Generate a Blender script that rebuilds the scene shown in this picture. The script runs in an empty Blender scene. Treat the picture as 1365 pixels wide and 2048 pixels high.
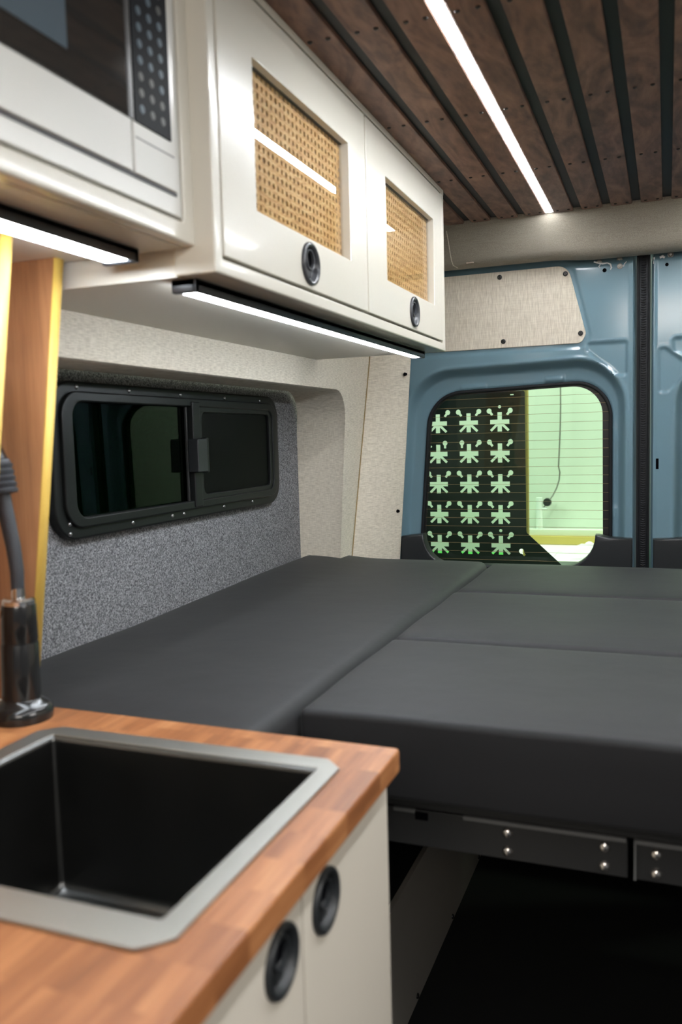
import bpy, bmesh, math, random
import numpy as np
from mathutils import Vector, Matrix
from math import pi, sin, cos, radians
random.seed(7)
S = bpy.context.scene
COL = S.collection

# ------------------------------------------------------------------ helpers
def link(o, parent=None):
    COL.objects.link(o)
    if parent is not None:
        o.parent = parent
    return o

def wloc(o):
    v = Vector((0, 0, 0))
    while o is not None:
        v += o.location; o = o.parent
    return v

def tag(o, label=None, cat=None, group=None, kind=None):
    if label: o['label'] = label
    if cat: o['category'] = cat
    if group: o['group'] = group
    if kind: o['kind'] = kind
    return o

def thing(name, loc, label, cat, group=None):
    o = bpy.data.objects.new(name, None); o.empty_display_size = 0.05
    o.location = loc
    link(o); tag(o, label, cat, group)
    return o

def finish(name, bm, mat, parent=None, smooth=False, loc=None, angle=40, wn=False):
    """verts are in world coordinates; origin goes to loc (or the parent's)"""
    base = wloc(parent) if parent is not None else Vector((0, 0, 0))
    org = Vector(loc) if loc is not None else base
    bmesh.ops.translate(bm, vec=-org, verts=bm.verts)
    bmesh.ops.recalc_face_normals(bm, faces=bm.faces)
    me = bpy.data.meshes.new(name)
    bm.to_mesh(me); bm.free()
    me.materials.append(mat)
    if smooth:
        for p in me.polygons: p.use_smooth = True
        me.set_sharp_from_angle(angle=radians(angle))
    o = bpy.data.objects.new(name, me)
    o.location = org - base
    link(o, parent)
    if wn:
        w_ = o.modifiers.new('normals', 'WEIGHTED_NORMAL'); w_.keep_sharp = True; w_.weight = 100
    return o

def struct(name, bm, mat, smooth=False, **k):
    o = finish(name, bm, mat, None, smooth, **k); o['kind'] = 'structure'
    return o

def add_box(bm, x0, x1, y0, y1, z0, z1, bevel=0.0, seg=2):
    r = bmesh.ops.create_cube(bm, size=1.0)
    vs = r['verts']
    for v in vs:
        v.co = Vector(((x0+x1)/2 + v.co.x*(x1-x0), (y0+y1)/2 + v.co.y*(y1-y0), (z0+z1)/2 + v.co.z*(z1-z0)))
    if bevel > 0:
        es = list({e for v in vs for e in v.link_edges})
        bmesh.ops.bevel(bm, geom=es, offset=bevel, segments=seg, profile=0.5, affect='EDGES')

def box(name, x0, x1, y0, y1, z0, z1, mat, parent=None, bevel=0.0, seg=2, **k):
    bm = bmesh.new(); add_box(bm, x0, x1, y0, y1, z0, z1, bevel, seg)
    return finish(name, bm, mat, parent, bevel > 0, wn=bevel > 0, angle=60, **k)

def add_tube(bm, pts, r, n=10, caps=True):
    pts = [Vector(p) for p in pts]
    rs = r if isinstance(r, (list, tuple)) else [r]*len(pts)
    rings = []
    t0 = (pts[1]-pts[0]).normalized()
    up = Vector((0, 0, 1)) if abs(t0.z) < 0.9 else Vector((1, 0, 0))
    nrm = t0.cross(up).normalized()
    for i, p in enumerate(pts):
        t = (pts[min(i+1, len(pts)-1)] - pts[max(i-1, 0)]).normalized()
        nrm = (nrm - t*nrm.dot(t)).normalized()
        b = t.cross(nrm)
        rings.append([bm.verts.new(p + (nrm*cos(2*pi*k/n) + b*sin(2*pi*k/n))*rs[i]) for k in range(n)])
    for a, b in zip(rings, rings[1:]):
        for k in range(n):
            bm.faces.new((a[k], a[(k+1) % n], b[(k+1) % n], b[k]))
    if caps:
        bm.faces.new(rings[0][::-1]); bm.faces.new(rings[-1])

def add_lathe(bm, c, axis, prof, n=32, close=False):
    """prof = [(radius, height along axis)]; c = base centre"""
    c = Vector(c); ax = Vector(axis).normalized()
    u = ax.orthogonal().normalized(); w = ax.cross(u)
    rings = []
    for r, h in prof:
        if r < 1e-6: rings.append([bm.verts.new(c+ax*h)])
        else: rings.append([bm.verts.new(c+ax*h+(u*cos(2*pi*k/n)+w*sin(2*pi*k/n))*r) for k in range(n)])
    for a, b in zip(rings, rings[1:]):
        for k in range(n):
            k2 = (k+1) % n
            if len(a) == 1 and len(b) == 1: continue
            if len(a) == 1: bm.faces.new((a[0], b[k2], b[k]))
            elif len(b) == 1: bm.faces.new((a[k], a[k2], b[0]))
            else: bm.faces.new((a[k], a[k2], b[k2], b[k]))

def rpoly(corners, radii, n=8):
    """polygon with rounded corners -> list of 2D points"""
    out = []; m = len(corners)
    if not isinstance(radii, (list, tuple)): radii = [radii]*m
    for i in range(m):
        p = Vector(corners[i]); a = Vector(corners[i-1]); b = Vector(corners[(i+1) % m]); r = radii[i]
        if r <= 0: out.append(tuple(p)); continue
        da = (a-p).normalized(); db = (b-p).normalized()
        ang = da.angle(db); d = r/math.tan(ang/2)
        d = min(d, (a-p).length*0.49, (b-p).length*0.49); r2 = d*math.tan(ang/2)
        c = p + (da+db).normalized()*(r2/sin(ang/2))
        s = p+da*d-c; e = p+db*d-c
        a0 = math.atan2(s.y, s.x); a1 = math.atan2(e.y, e.x)
        dd = (a1-a0+pi) % (2*pi)-pi
        for k in range(n+1):
            t = a0+dd*k/n; out.append((c.x+r2*cos(t), c.y+r2*sin(t)))
    return out

def rrect(x0, x1, y0, y1, r, n=8):
    return rpoly([(x0, y0), (x1, y0), (x1, y1), (x0, y1)], r, n)

def circ(cx, cy, r, n=24, a0=0):
    return [(cx+r*cos(a0+2*pi*k/n), cy+r*sin(a0+2*pi*k/n)) for k in range(n)]

PX = lambda x: Matrix(((0, 0, 1, x), (1, 0, 0, 0), (0, 1, 0, 0), (0, 0, 0, 1)))    # u->Y v->Z w->+X
PY = lambda y: Matrix(((1, 0, 0, 0), (0, 0, -1, y), (0, 1, 0, 0), (0, 0, 0, 1)))   # u->X v->Z w->-Y
PZ = lambda z: Matrix(((1, 0, 0, 0), (0, 1, 0, 0), (0, 0, 1, z), (0, 0, 0, 1)))    # u->X v->Y w->+Z

def plate(name, outlines, thick, M, mat, parent=None, bevel=0.0, smooth=False, **k):
    """flat sheet with holes: outlines[0] is the rim, the others are holes; spans w in [-thick, 0]"""
    cu = bpy.data.curves.new('c', 'CURVE'); cu.dimensions = '2D'; cu.fill_mode = 'BOTH'
    cu.extrude = thick/2-bevel; cu.bevel_depth = bevel; cu.bevel_resolution = 1; cu.offset = -bevel
    for pts in outlines:
        sp = cu.splines.new('POLY'); sp.points.add(len(pts)-1)
        for q, p in zip(sp.points, pts): q.co = (p[0], p[1], 0, 1)
        sp.use_cyclic_u = True
    co = bpy.data.objects.new('c', cu); COL.objects.link(co)
    dg = bpy.context.evaluated_depsgraph_get(); dg.update()
    me = bpy.data.meshes.new_from_object(co.evaluated_get(dg))
    bpy.data.objects.remove(co); bpy.data.curves.remove(cu)
    bm = bmesh.new(); bm.from_mesh(me); bpy.data.meshes.remove(me)
    bmesh.ops.remove_doubles(bm, verts=bm.verts, dist=1e-5)
    bmesh.ops.transform(bm, matrix=M @ Matrix.Translation((0, 0, -thick/2)), verts=bm.verts)
    return finish(name, bm, mat, parent, smooth, wn=bevel > 0, angle=60, **k)

def sdf(P, poly):
    """signed distance of Nx2 points to polygon, negative inside"""
    poly = np.array(poly); n = len(poly)
    d = np.full(len(P), 1e9); ins = np.zeros(len(P), bool)
    for i in range(n):
        a = poly[i]; b = poly[(i+1) % n]; e = b-a; L = e@e
        if L < 1e-14: continue
        w = P-a; t = np.clip((w@e)/L, 0, 1)
        q = w-np.outer(t, e); d = np.minimum(d, (q*q).sum(1))
        c = ((a[1] <= P[:, 1]) & (b[1] > P[:, 1])) | ((b[1] <= P[:, 1]) & (a[1] > P[:, 1]))
        with np.errstate(divide='ignore', invalid='ignore'):
            xs = a[0]+(P[:, 1]-a[1])*e[0]/(e[1] if e[1] != 0 else 1e-12)
        ins ^= c & (P[:, 0] < xs)
    return np.where(ins, -np.sqrt(d), np.sqrt(d))

def sst(a, b, x):
    t = np.clip((x-a)/(b-a), 0, 1); return t*t*(3-2*t)

# ------------------------------------------------------------------ materials
def newmat(name):
    m = bpy.data.materials.new(name); m.use_nodes = True
    nt = m.node_tree; b = nt.nodes['Principled BSDF']
    return m, nt, b

def N(nt, t, **k):
    n = nt.nodes.new(t)
    for a, v in k.items():
        if a.startswith('i_'):
            n.inputs[a[2:].replace('_', ' ')].default_value = v
        else: setattr(n, a, v)
    return n

def simple(name, col, rough=0.5, metal=0.0, spec=0.5, coat=0.0, bump=0.0, bscale=60, var=0.0, sheen=0.0):
    m, nt, b = newmat(name)
    b.inputs['Base Color'].default_value = (*col, 1)
    b.inputs['Roughness'].default_value = rough
    b.inputs['Metallic'].default_value = metal
    b.inputs['Specular IOR Level'].default_value = spec
    b.inputs['Coat Weight'].default_value = coat
    b.inputs['Coat Roughness'].default_value = 0.08
    b.inputs['Sheen Weight'].default_value = sheen
    tc = N(nt, 'ShaderNodeTexCoord')
    no = N(nt, 'ShaderNodeTexNoise'); no.inputs['Scale'].default_value = bscale; no.inputs['Detail'].default_value = 3
    nt.links.new(tc.outputs['Object'], no.inputs['Vector'])
    if bump > 0:
        bp = N(nt, 'ShaderNodeBump'); bp.inputs['Strength'].default_value = bump; bp.inputs['Distance'].default_value = 0.002
        nt.links.new(no.outputs['Fac'], bp.inputs['Height']); nt.links.new(bp.outputs['Normal'], b.inputs['Normal'])
    if var > 0:
        mr = N(nt, 'ShaderNodeMapRange'); mr.inputs['To Min'].default_value = max(0.02, rough-var); mr.inputs['To Max'].default_value = rough+var
        nt.links.new(no.outputs['Fac'], mr.inputs['Value']); nt.links.new(mr.outputs['Result'], b.inputs['Roughness'])
    return m

def ramp(nt, stops):
    r = N(nt, 'ShaderNodeValToRGB'); e = r.color_ramp.elements
    while len(e) < len(stops): e.new(0.5)
    for i, (p, c) in enumerate(stops): e[i].position = p; e[i].color = (*c, 1)
    return r

def mapping(nt, scale, rot=(0, 0, 0)):
    tc = N(nt, 'ShaderNodeTexCoord'); mp = N(nt, 'ShaderNodeMapping')
    mp.inputs['Scale'].default_value = scale; mp.inputs['Rotation'].default_value = rot
    nt.links.new(tc.outputs['Object'], mp.inputs['Vector'])
    return mp

def wood(name, stops, grain, swirl=6.0, rough=0.4, coat=0.2, spec=0.5, brick=None, bump=0.05, dist=2.0):
    """grain = mapping scale (small along the fibres)"""
    m, nt, b = newmat(name); L = nt.links
    mp = mapping(nt, grain)
    vec = mp.outputs['Vector']
    val = None
    if brick:
        mb = mapping(nt, brick[0], brick[1])
        br = N(nt, 'ShaderNodeTexBrick'); br.inputs['Scale'].default_value = 1
        br.inputs['Color1'].default_value = (0, 0, 0, 1); br.inputs['Color2'].default_value = (1, 1, 1, 1)
        br.inputs['Mortar Size'].default_value = 0.0; br.inputs['Brick Width'].default_value = 1; br.inputs['Row Height'].default_value = 1
        br.offset = 0.43
        L.new(mb.outputs['Vector'], br.inputs['Vector'])
        add = N(nt, 'ShaderNodeVectorMath', operation='MULTIPLY_ADD')
        L.new(br.outputs['Color'], add.inputs[0]); add.inputs[1].default_value = (7, 5, 9); L.new(vec, add.inputs[2])
        vec = add.outputs[0]; val = br.outputs['Color']
    n1 = N(nt, 'ShaderNodeTexNoise'); n1.inputs['Scale'].default_value = swirl; n1.inputs['Detail'].default_value = 5; n1.inputs['Distortion'].default_value = dist
    L.new(vec, n1.inputs['Vector'])
    n2 = N(nt, 'ShaderNodeTexNoise'); n2.inputs['Scale'].default_value = swirl*7; n2.inputs['Detail'].default_value = 3
    L.new(vec, n2.inputs['Vector'])
    mx = N(nt, 'ShaderNodeMath', operation='MULTIPLY_ADD'); mx.inputs[1].default_value = 0.3
    L.new(n2.outputs['Fac'], mx.inputs[0])
    sc = N(nt, 'ShaderNodeMath', operation='MULTIPLY'); sc.inputs[1].default_value = 0.7
    L.new(n1.outputs['Fac'], sc.inputs[0]); L.new(sc.outputs[0], mx.inputs[2])
    last = mx.outputs[0]
    if val is not None:
        m2 = N(nt, 'ShaderNodeMath', operation='MULTIPLY_ADD'); m2.inputs[1].default_value = 0.11
        s2 = N(nt, 'ShaderNodeMath', operation='SUBTRACT'); s2.inputs[1].default_value = 0.055
        L.new(val, m2.inputs[0]); L.new(last, m2.inputs[2]); L.new(m2.outputs[0], s2.inputs[0]); last = s2.outputs[0]
    r = ramp(nt, stops); L.new(last, r.inputs['Fac']); L.new(r.outputs['Color'], b.inputs['Base Color'])
    b.inputs['Roughness'].default_value = rough; b.inputs['Coat Weight'].default_value = coat; b.inputs['Coat Roughness'].default_value = 0.25; b.inputs['Specular IOR Level'].default_value = spec
    bp = N(nt, 'ShaderNodeBump'); bp.inputs['Strength'].default_value = bump; bp.inputs['Distance'].default_value = 0.001
    L.new(n2.outputs['Fac'], bp.inputs['Height']); L.new(bp.outputs['Normal'], b.inputs['Normal'])
    return m

def linen(name, c1, c2, scale, k2=0.45):
    """woven cloth with long threads; scale is small along the main thread"""
    m, nt, b = newmat(name); L = nt.links
    mp = mapping(nt, scale); mq = mapping(nt, (scale[2], scale[2], scale[0]))
    a = N(nt, 'ShaderNodeTexNoise'); a.inputs['Scale'].default_value = 1; a.inputs['Detail'].default_value = 3
    c = N(nt, 'ShaderNodeTexNoise'); c.inputs['Scale'].default_value = 1; c.inputs['Detail'].default_value = 2
    L.new(mp.outputs[0], a.inputs['Vector']); L.new(mq.outputs[0], c.inputs['Vector'])
    mx = N(nt, 'ShaderNodeMath', operation='MULTIPLY_ADD'); mx.inputs[1].default_value = k2
    L.new(c.outputs['Fac'], mx.inputs[0]); h = N(nt, 'ShaderNodeMath', operation='MULTIPLY'); h.inputs[1].default_value = 1-k2
    L.new(a.outputs['Fac'], h.inputs[0]); L.new(h.outputs[0], mx.inputs[2])
    r = ramp(nt, [(0.36, c1), (0.62, c2)]); L.new(mx.outputs[0], r.inputs['Fac']); L.new(r.outputs['Color'], b.inputs['Base Color'])
    b.inputs['Roughness'].default_value = 0.85; b.inputs['Sheen Weight'].default_value = 0.15
    b.inputs['Specular IOR Level'].default_value = 0.2
    bp = N(nt, 'ShaderNodeBump'); bp.inputs['Strength'].default_value = 0.35; bp.inputs['Distance'].default_value = 0.0008
    L.new(mx.outputs[0], bp.inputs['Height']); L.new(bp.outputs['Normal'], b.inputs['Normal'])
    return m

def glassmat(name, tint, refl=1.0, rough=0.0):
    m, nt, b = newmat(name); L = nt.links; nt.nodes.remove(b)
    out = nt.nodes['Material Output']
    tr = N(nt, 'ShaderNodeBsdfTransparent'); tr.inputs['Color'].default_value = (*tint, 1)
    gl = N(nt, 'ShaderNodeBsdfGlossy'); gl.inputs['Roughness'].default_value = rough
    fr = N(nt, 'ShaderNodeFresnel'); fr.inputs['IOR'].default_value = 1.5
    mu = N(nt, 'ShaderNodeMath', operation='MULTIPLY'); mu.inputs[1].default_value = refl
    mx = N(nt, 'ShaderNodeMixShader')
    ge = N(nt, 'ShaderNodeNewGeometry'); mr = N(nt, 'ShaderNodeMapRange')
    mr.inputs['To Min'].default_value = 1.5; mr.inputs['To Max'].default_value = 1/1.5
    L.new(ge.outputs['Backfacing'], mr.inputs['Value']); L.new(mr.outputs['Result'], fr.inputs['IOR'])
    L.new(fr.outputs[0], mu.inputs[0]); L.new(mu.outputs[0], mx.inputs[0]); L.new(tr.outputs[0], mx.inputs[1]); L.new(gl.outputs[0], mx.inputs[2])
    L.new(mx.outputs[0], out.inputs['Surface'])
    return m

def emit(name, col, s):
    m, nt, b = newmat(name)
    b.inputs['Base Color'].default_value = (0.8, 0.8, 0.8, 1)
    b.inputs['Emission Color'].default_value = (*col, 1); b.inputs['Emission Strength'].default_value = s
    return m

M = {}
M['cream'] = simple('cream_lacquer', (0.70, 0.665, 0.58), 0.26, bump=0.10, bscale=140, coat=0.2)
M['cream_body'] = simple('cream_carcass', (0.73, 0.69, 0.60), 0.30, bump=0.10, bscale=140)
M['matt_cream'] = simple('matt_cream', (0.60, 0.55, 0.47), 0.42, bump=0.05, bscale=90)
M['white_trim'] = simple('white_steel', (0.74, 0.73, 0.69), 0.25, bump=0.05, bscale=50)
M['black_plastic'] = simple('black_plastic', (0.018, 0.02, 0.022), 0.38, bump=0.2, bscale=500)
M['latch'] = simple('latch_black', (0.06, 0.063, 0.07), 0.25)
M['hole'] = simple('deep_black', (0.002, 0.002, 0.003), 0.9, spec=0.03)
M['frame_black'] = simple('black_aluminium', (0.008, 0.009, 0.009), 0.4, spec=0.3, bump=0.1, bscale=300)
M['rubber'] = simple('black_rubber', (0.009, 0.010, 0.012), 0.55, spec=0.25)
M['blue'] = simple('blue_grey_paint', (0.150, 0.245, 0.298), 0.13, coat=0.0, spec=0.45)
M['rail'] = simple('black_steel', (0.022, 0.022, 0.022), 0.42, bump=0.08, bscale=200)
M['bolt'] = simple('steel_bolt', (0.75, 0.70, 0.66), 0.22, metal=1.0)
M['dark_bolt'] = simple('dark_bolt', (0.02, 0.02, 0.02), 0.3, metal=0.3)
M['screw'] = simple('bronze_screw', (0.035, 0.028, 0.024), 0.35, metal=0.6)
M['floor'] = simple('floor_rubber', (0.008, 0.008, 0.008), 0.75, bump=0.3, bscale=200)
M['box_side'] = simple('grey_board', (0.50, 0.46, 0.40), 0.5, bump=0.05, bscale=80)
M['ceil'] = simple('ceiling_black', (0.006, 0.006, 0.007), 0.6)
M['dark_liner'] = simple('dark_liner', (0.01, 0.01, 0.011), 0.8, bump=0.3, bscale=150)
M['sink_rim'] = simple('gunmetal', (0.33, 0.318, 0.29), 0.46, metal=1.0, var=0.03, bscale=25)
M['sink_in'] = simple('gunmetal_dark', (0.10, 0.10, 0.097), 0.3, metal=1.0, var=0.05, bscale=12)
M['chrome'] = simple('chrome', (0.8, 0.8, 0.8), 0.08, metal=1.0)
M['faucet'] = simple('faucet_black', (0.010, 0.010, 0.010), 0.2, coat=0.1)
M['hose'] = simple('hose_grey', (0.035, 0.038, 0.045), 0.5, bump=0.4, bscale=300)
M['ply'] = simple('ply_edge', (0.72, 0.47, 0.10), 0.5, bump=0.1, bscale=60)
M['mw_glass'] = simple('black_glass', (0.03, 0.028, 0.026), 0.06, coat=0.5)
M['mw_panel'] = simple('black_panel', (0.010, 0.011, 0.014), 0.5, spec=0.08)
M['mw_button'] = simple('button_print', (0.06, 0.095, 0.125), 0.5)
M['mw_button2'] = simple('button_print_grey', (0.07, 0.073, 0.07), 0.5)
M['mw_groove'] = simple('groove_grey', (0.10, 0.10, 0.11), 0.5)
M['led'] = emit('led_diffuser', (0.93, 0.97, 1.0), 86)
M['led_under'] = emit('led_diffuser_under', (0.86, 0.93, 1.0), 60)
M['led_under2'] = emit('led_diffuser_kitchen', (0.86, 0.93, 1.0), 38)
M['led_case'] = simple('led_case', (0.02, 0.022, 0.028), 0.35)
M['led_edge'] = simple('led_edge', (0.55, 0.42, 0.34), 0.35)
M['glass_rear'] = glassmat('rear_glass', (0.86, 0.97, 0.86), 0.7)
M['glass_side'] = glassmat('side_glass', (0.11, 0.27, 0.15), 0.45)
M['glass_clear'] = glassmat('clear_glass', (0.96, 0.95, 0.93), 1.0)
M['ceramic'] = simple('ceramic_border', (0.016, 0.014, 0.015), 0.3)
M['wire'] = simple('heating_wire', (0.30, 0.22, 0.10), 0.5)
M['plate'] = simple('plate_black', (0.006, 0.006, 0.007), 0.55)
M['shop_wall'] = simple('shop_wall', (0.72, 0.76, 0.68), 0.7, bump=0.1, bscale=4)
M['shop_yellow'] = simple('shop_yellow', (0.60, 0.44, 0.12), 0.5)
M['shop_floor'] = simple('shop_floor', (0.10, 0.12, 0.10), 0.5)
M['sheet'] = simple('white_sheet', (0.80, 0.82, 0.80), 0.7, bump=0.4, bscale=12)
M['shop_green'] = simple('shop_green', (0.10, 0.30, 0.06), 0.7)
M['shop_pale'] = simple('shop_pale', (0.35, 0.42, 0.42), 0.6)
M['white_bead'] = simple('gloss_white', (0.85, 0.86, 0.88), 0.15)
M['washer'] = simple('washer', (0.28, 0.27, 0.25), 0.4, metal=0.7)

M['worktop'] = wood('walnut_worktop', [(0.25, (0.13, 0.044, 0.015)), (0.45, (0.26, 0.096, 0.034)), (0.58, (0.36, 0.145, 0.054)), (0.75, (0.50, 0.24, 0.10))],
                    (16, 1.0, 16), swirl=1.8, rough=0.42, coat=0.08, spec=0.4, brick=((1.15, 19, 1), (0, 0, radians(90))), dist=0.8)
M['worktop_edge'] = M['worktop']
M['walnut'] = wood('walnut_veneer', [(0.25, (0.30, 0.13, 0.058)), (0.5, (0.52, 0.25, 0.115)), (0.75, (0.66, 0.36, 0.17))], (14, 14, 0.9), swirl=2.0, rough=0.45, dist=0.6)
M['slat'] = wood('dark_walnut_slat', [(0.28, (0.09, 0.052, 0.042)), (0.45, (0.18, 0.100, 0.076)), (0.56, (0.26, 0.145, 0.105)), (0.72, (0.36, 0.21, 0.145))],
                 (7, 2.2, 7), swirl=1.6, rough=0.5, coat=0.0, spec=0.25, dist=3.5)
M['linen_v'] = linen('linen_vertical', (0.54, 0.47, 0.38), (0.75, 0.68, 0.57), (620, 620, 26), 0.25)
M['linen_roll_dim'] = linen('linen_headliner_dim', (0.22, 0.19, 0.15), (0.31, 0.275, 0.225), (620, 620, 26), 0.25)  # same linen in a darker copy, dimming the strip's light by colour
M['linen_h'] = linen('linen_horizontal', (0.56, 0.495, 0.40), (0.78, 0.71, 0.595), (60, 60, 520), 0.3)

def cane_material():
    m, nt, b = newmat('cane_fibre'); L = nt.links
    mp = mapping(nt, (200, 60, 420))
    n = N(nt, 'ShaderNodeTexNoise'); n.inputs['Scale'].default_value = 1; n.inputs['Detail'].default_value = 3
    L.new(mp.outputs[0], n.inputs['Vector'])
    r = ramp(nt, [(0.30, (0.50, 0.25, 0.065)), (0.5, (0.80, 0.49, 0.18)), (0.72, (0.90, 0.66, 0.32))])
    L.new(n.outputs['Fac'], r.inputs['Fac']); L.new(r.outputs['Color'], b.inputs['Base Color'])
    b.inputs['Roughness'].default_value = 0.5
    bp = N(nt, 'ShaderNodeBump'); bp.inputs['Strength'].default_value = 0.5; bp.inputs['Distance'].default_value = 0.0006
    L.new(n.outputs['Fac'], bp.inputs['Height']); L.new(bp.outputs['Normal'], b.inputs['Normal'])
    return m
M['cane'] = cane_material()

def carpet_material():
    m, nt, b = newmat('grey_felt_carpet'); L = nt.links
    mp = mapping(nt, (1, 1, 1))
    n = N(nt, 'ShaderNodeTexNoise'); n.inputs['Scale'].default_value = 270; n.inputs['Detail'].default_value = 4; n.inputs['Roughness'].default_value = 0.7
    n2 = N(nt, 'ShaderNodeTexNoise'); n2.inputs['Scale'].default_value = 700; n2.inputs['Detail'].default_value = 2; n2.inputs['Distortion'].default_value = 1.5
    L.new(mp.outputs[0], n.inputs['Vector']); L.new(mp.outputs[0], n2.inputs['Vector'])
    mx = N(nt, 'ShaderNodeMath', operation='MULTIPLY_ADD'); mx.inputs[1].default_value = 0.5
    h = N(nt, 'ShaderNodeMath', operation='MULTIPLY'); h.inputs[1].default_value = 0.5
    L.new(n.outputs['Fac'], h.inputs[0]); L.new(n2.outputs['Fac'], mx.inputs[0]); L.new(h.outputs[0], mx.inputs[2])
    r = ramp(nt, [(0.41, (0.035, 0.035, 0.039)), (0.5, (0.17, 0.17, 0.18)), (0.585, (0.45, 0.45, 0.46))])
    L.new(mx.outputs[0], r.inputs['Fac']); L.new(r.outputs['Color'], b.inputs['Base Color'])
    b.inputs['Roughness'].default_value = 0.95; b.inputs['Specular IOR Level'].default_value = 0.1
    bp = N(nt, 'ShaderNodeBump'); bp.inputs['Strength'].default_value = 0.8; bp.inputs['Distance'].default_value = 0.002
    L.new(mx.outputs[0], bp.inputs['Height']); L.new(bp.outputs['Normal'], b.inputs['Normal'])
    return m
M['carpet'] = carpet_material()

def cushion_material():
    m, nt, b = newmat('charcoal_cushion_cloth'); L = nt.links
    mp = mapping(nt, (1, 1, 1))
    n = N(nt, 'ShaderNodeTexNoise'); n.inputs['Scale'].default_value = 900; n.inputs['Detail'].default_value = 2
    n2 = N(nt, 'ShaderNodeTexNoise'); n2.inputs['Scale'].default_value = 5; n2.inputs['Detail'].default_value = 3
    L.new(mp.outputs[0], n.inputs['Vector']); L.new(mp.outputs[0], n2.inputs['Vector'])
    r = ramp(nt, [(0.3, (0.005, 0.005, 0.006)), (0.7, (0.009, 0.009, 0.0105))])
    L.new(n.outputs['Fac'], r.inputs['Fac'])
    # stray bits of lint
    v = N(nt, 'ShaderNodeTexVoronoi'); v.inputs['Scale'].default_value = 14; L.new(mp.outputs[0], v.inputs['Vector'])
    lt = N(nt, 'ShaderNodeMath', operation='LESS_THAN'); lt.inputs[1].default_value = 0.016
    L.new(v.outputs['Distance'], lt.inputs[0])
    mc = N(nt, 'ShaderNodeMix', data_type='RGBA'); L.new(lt.outputs[0], mc.inputs[0]); L.new(r.outputs['Color'], mc.inputs[6]); mc.inputs[7].default_value = (0.11, 0.11, 0.11, 1)
    L.new(mc.outputs[2], b.inputs['Base Color'])
    b.inputs['Roughness'].default_value = 0.62; b.inputs['Sheen Weight'].default_value = 0.07; b.inputs['Sheen Roughness'].default_value = 0.5
    b.inputs['Specular IOR Level'].default_value = 0.34
    bp = N(nt, 'ShaderNodeBump'); bp.inputs['Strength'].default_value = 0.12; bp.inputs['Distance'].default_value = 0.002
    L.new(n.outputs['Fac'], bp.inputs['Height'])
    bp2 = N(nt, 'ShaderNodeBump'); bp2.inputs['Strength'].default_value = 0.25; bp2.inputs['Distance'].default_value = 0.012
    L.new(n2.outputs['Fac'], bp2.inputs['Height']); L.new(bp.outputs['Normal'], bp2.inputs['Normal'])
    L.new(bp2.outputs['Normal'], b.inputs['Normal'])
    return m
M['cushion'] = cushion_material()

# ------------------------------------------------------------------ room shell
CX = 0.011           # centre line of the van
def shell_box(name, *a, mat, **k):
    bm = bmesh.new(); add_box(bm, *a); return struct(name, bm, mat, **k)

shell_box('floor', -1.06, 1.08, -1.2, 2.72, -0.03, 0.0, mat=M['floor'])
ceiling = shell_box('ceiling', -1.06, 1.08, -0.9, 2.70, 1.906, 1.94, mat=M['ceil'])

# ceiling slats with their screws (the gap in the middle of one slat carries the light strip)
bands = [-0.56, -0.48, -0.40, -0.32, -0.2405, -0.163, -0.083, -0.004, 0.075, 0.154, 0.233, 0.312, 0.391, 0.47, 0.549]
screw_me = None
def screw_mesh(r, h, n=10):
    bm = bmesh.new(); add_lathe(bm, (0, 0, 0), (0, 0, -1), [(r, 0), (r, h*0.4), (r*0.75, h), (r*0.35, h), (r*0.3, h*0.4), (0, h*0.4)], n)
    me = bpy.data.meshes.new('screw'); bmesh.ops.recalc_face_normals(bm, faces=bm.faces); bm.to_mesh(me); bm.free()
    for p in me.polygons: p.use_smooth = True
    me.materials.append(M['screw']); return me
sme = screw_mesh(0.0042, 0.0022)
for a, b in zip(bands, bands[1:]):
    x0, x1 = a+0.0115, b-0.0115
    if abs(a+0.2405) < 1e-6: x0 = a+0.0125
    if abs(b+0.2405) < 1e-6: x1 = b-0.0125
    pts = rpoly([(x0, -0.85), (x1, -0.85), (x1, 2.558), (x0, 2.558)], [0.004, 0.004, 0.009, 0.009], 5)
    s = plate('slat', [pts], 0.009, PZ(1.907), M['slat'], ceiling, bevel=0.0012, smooth=True)
    xc = (x0+x1)/2
    if -0.50 < xc < 0.12:
        for yy in (0.885, 1.296, 1.707, 2.113, 2.532):
            for dx in (-0.0155, 0.0155):
                o = bpy.data.objects.new('screw', sme); o.location = (xc+dx, yy, 1.898); link(o, s)

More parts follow.
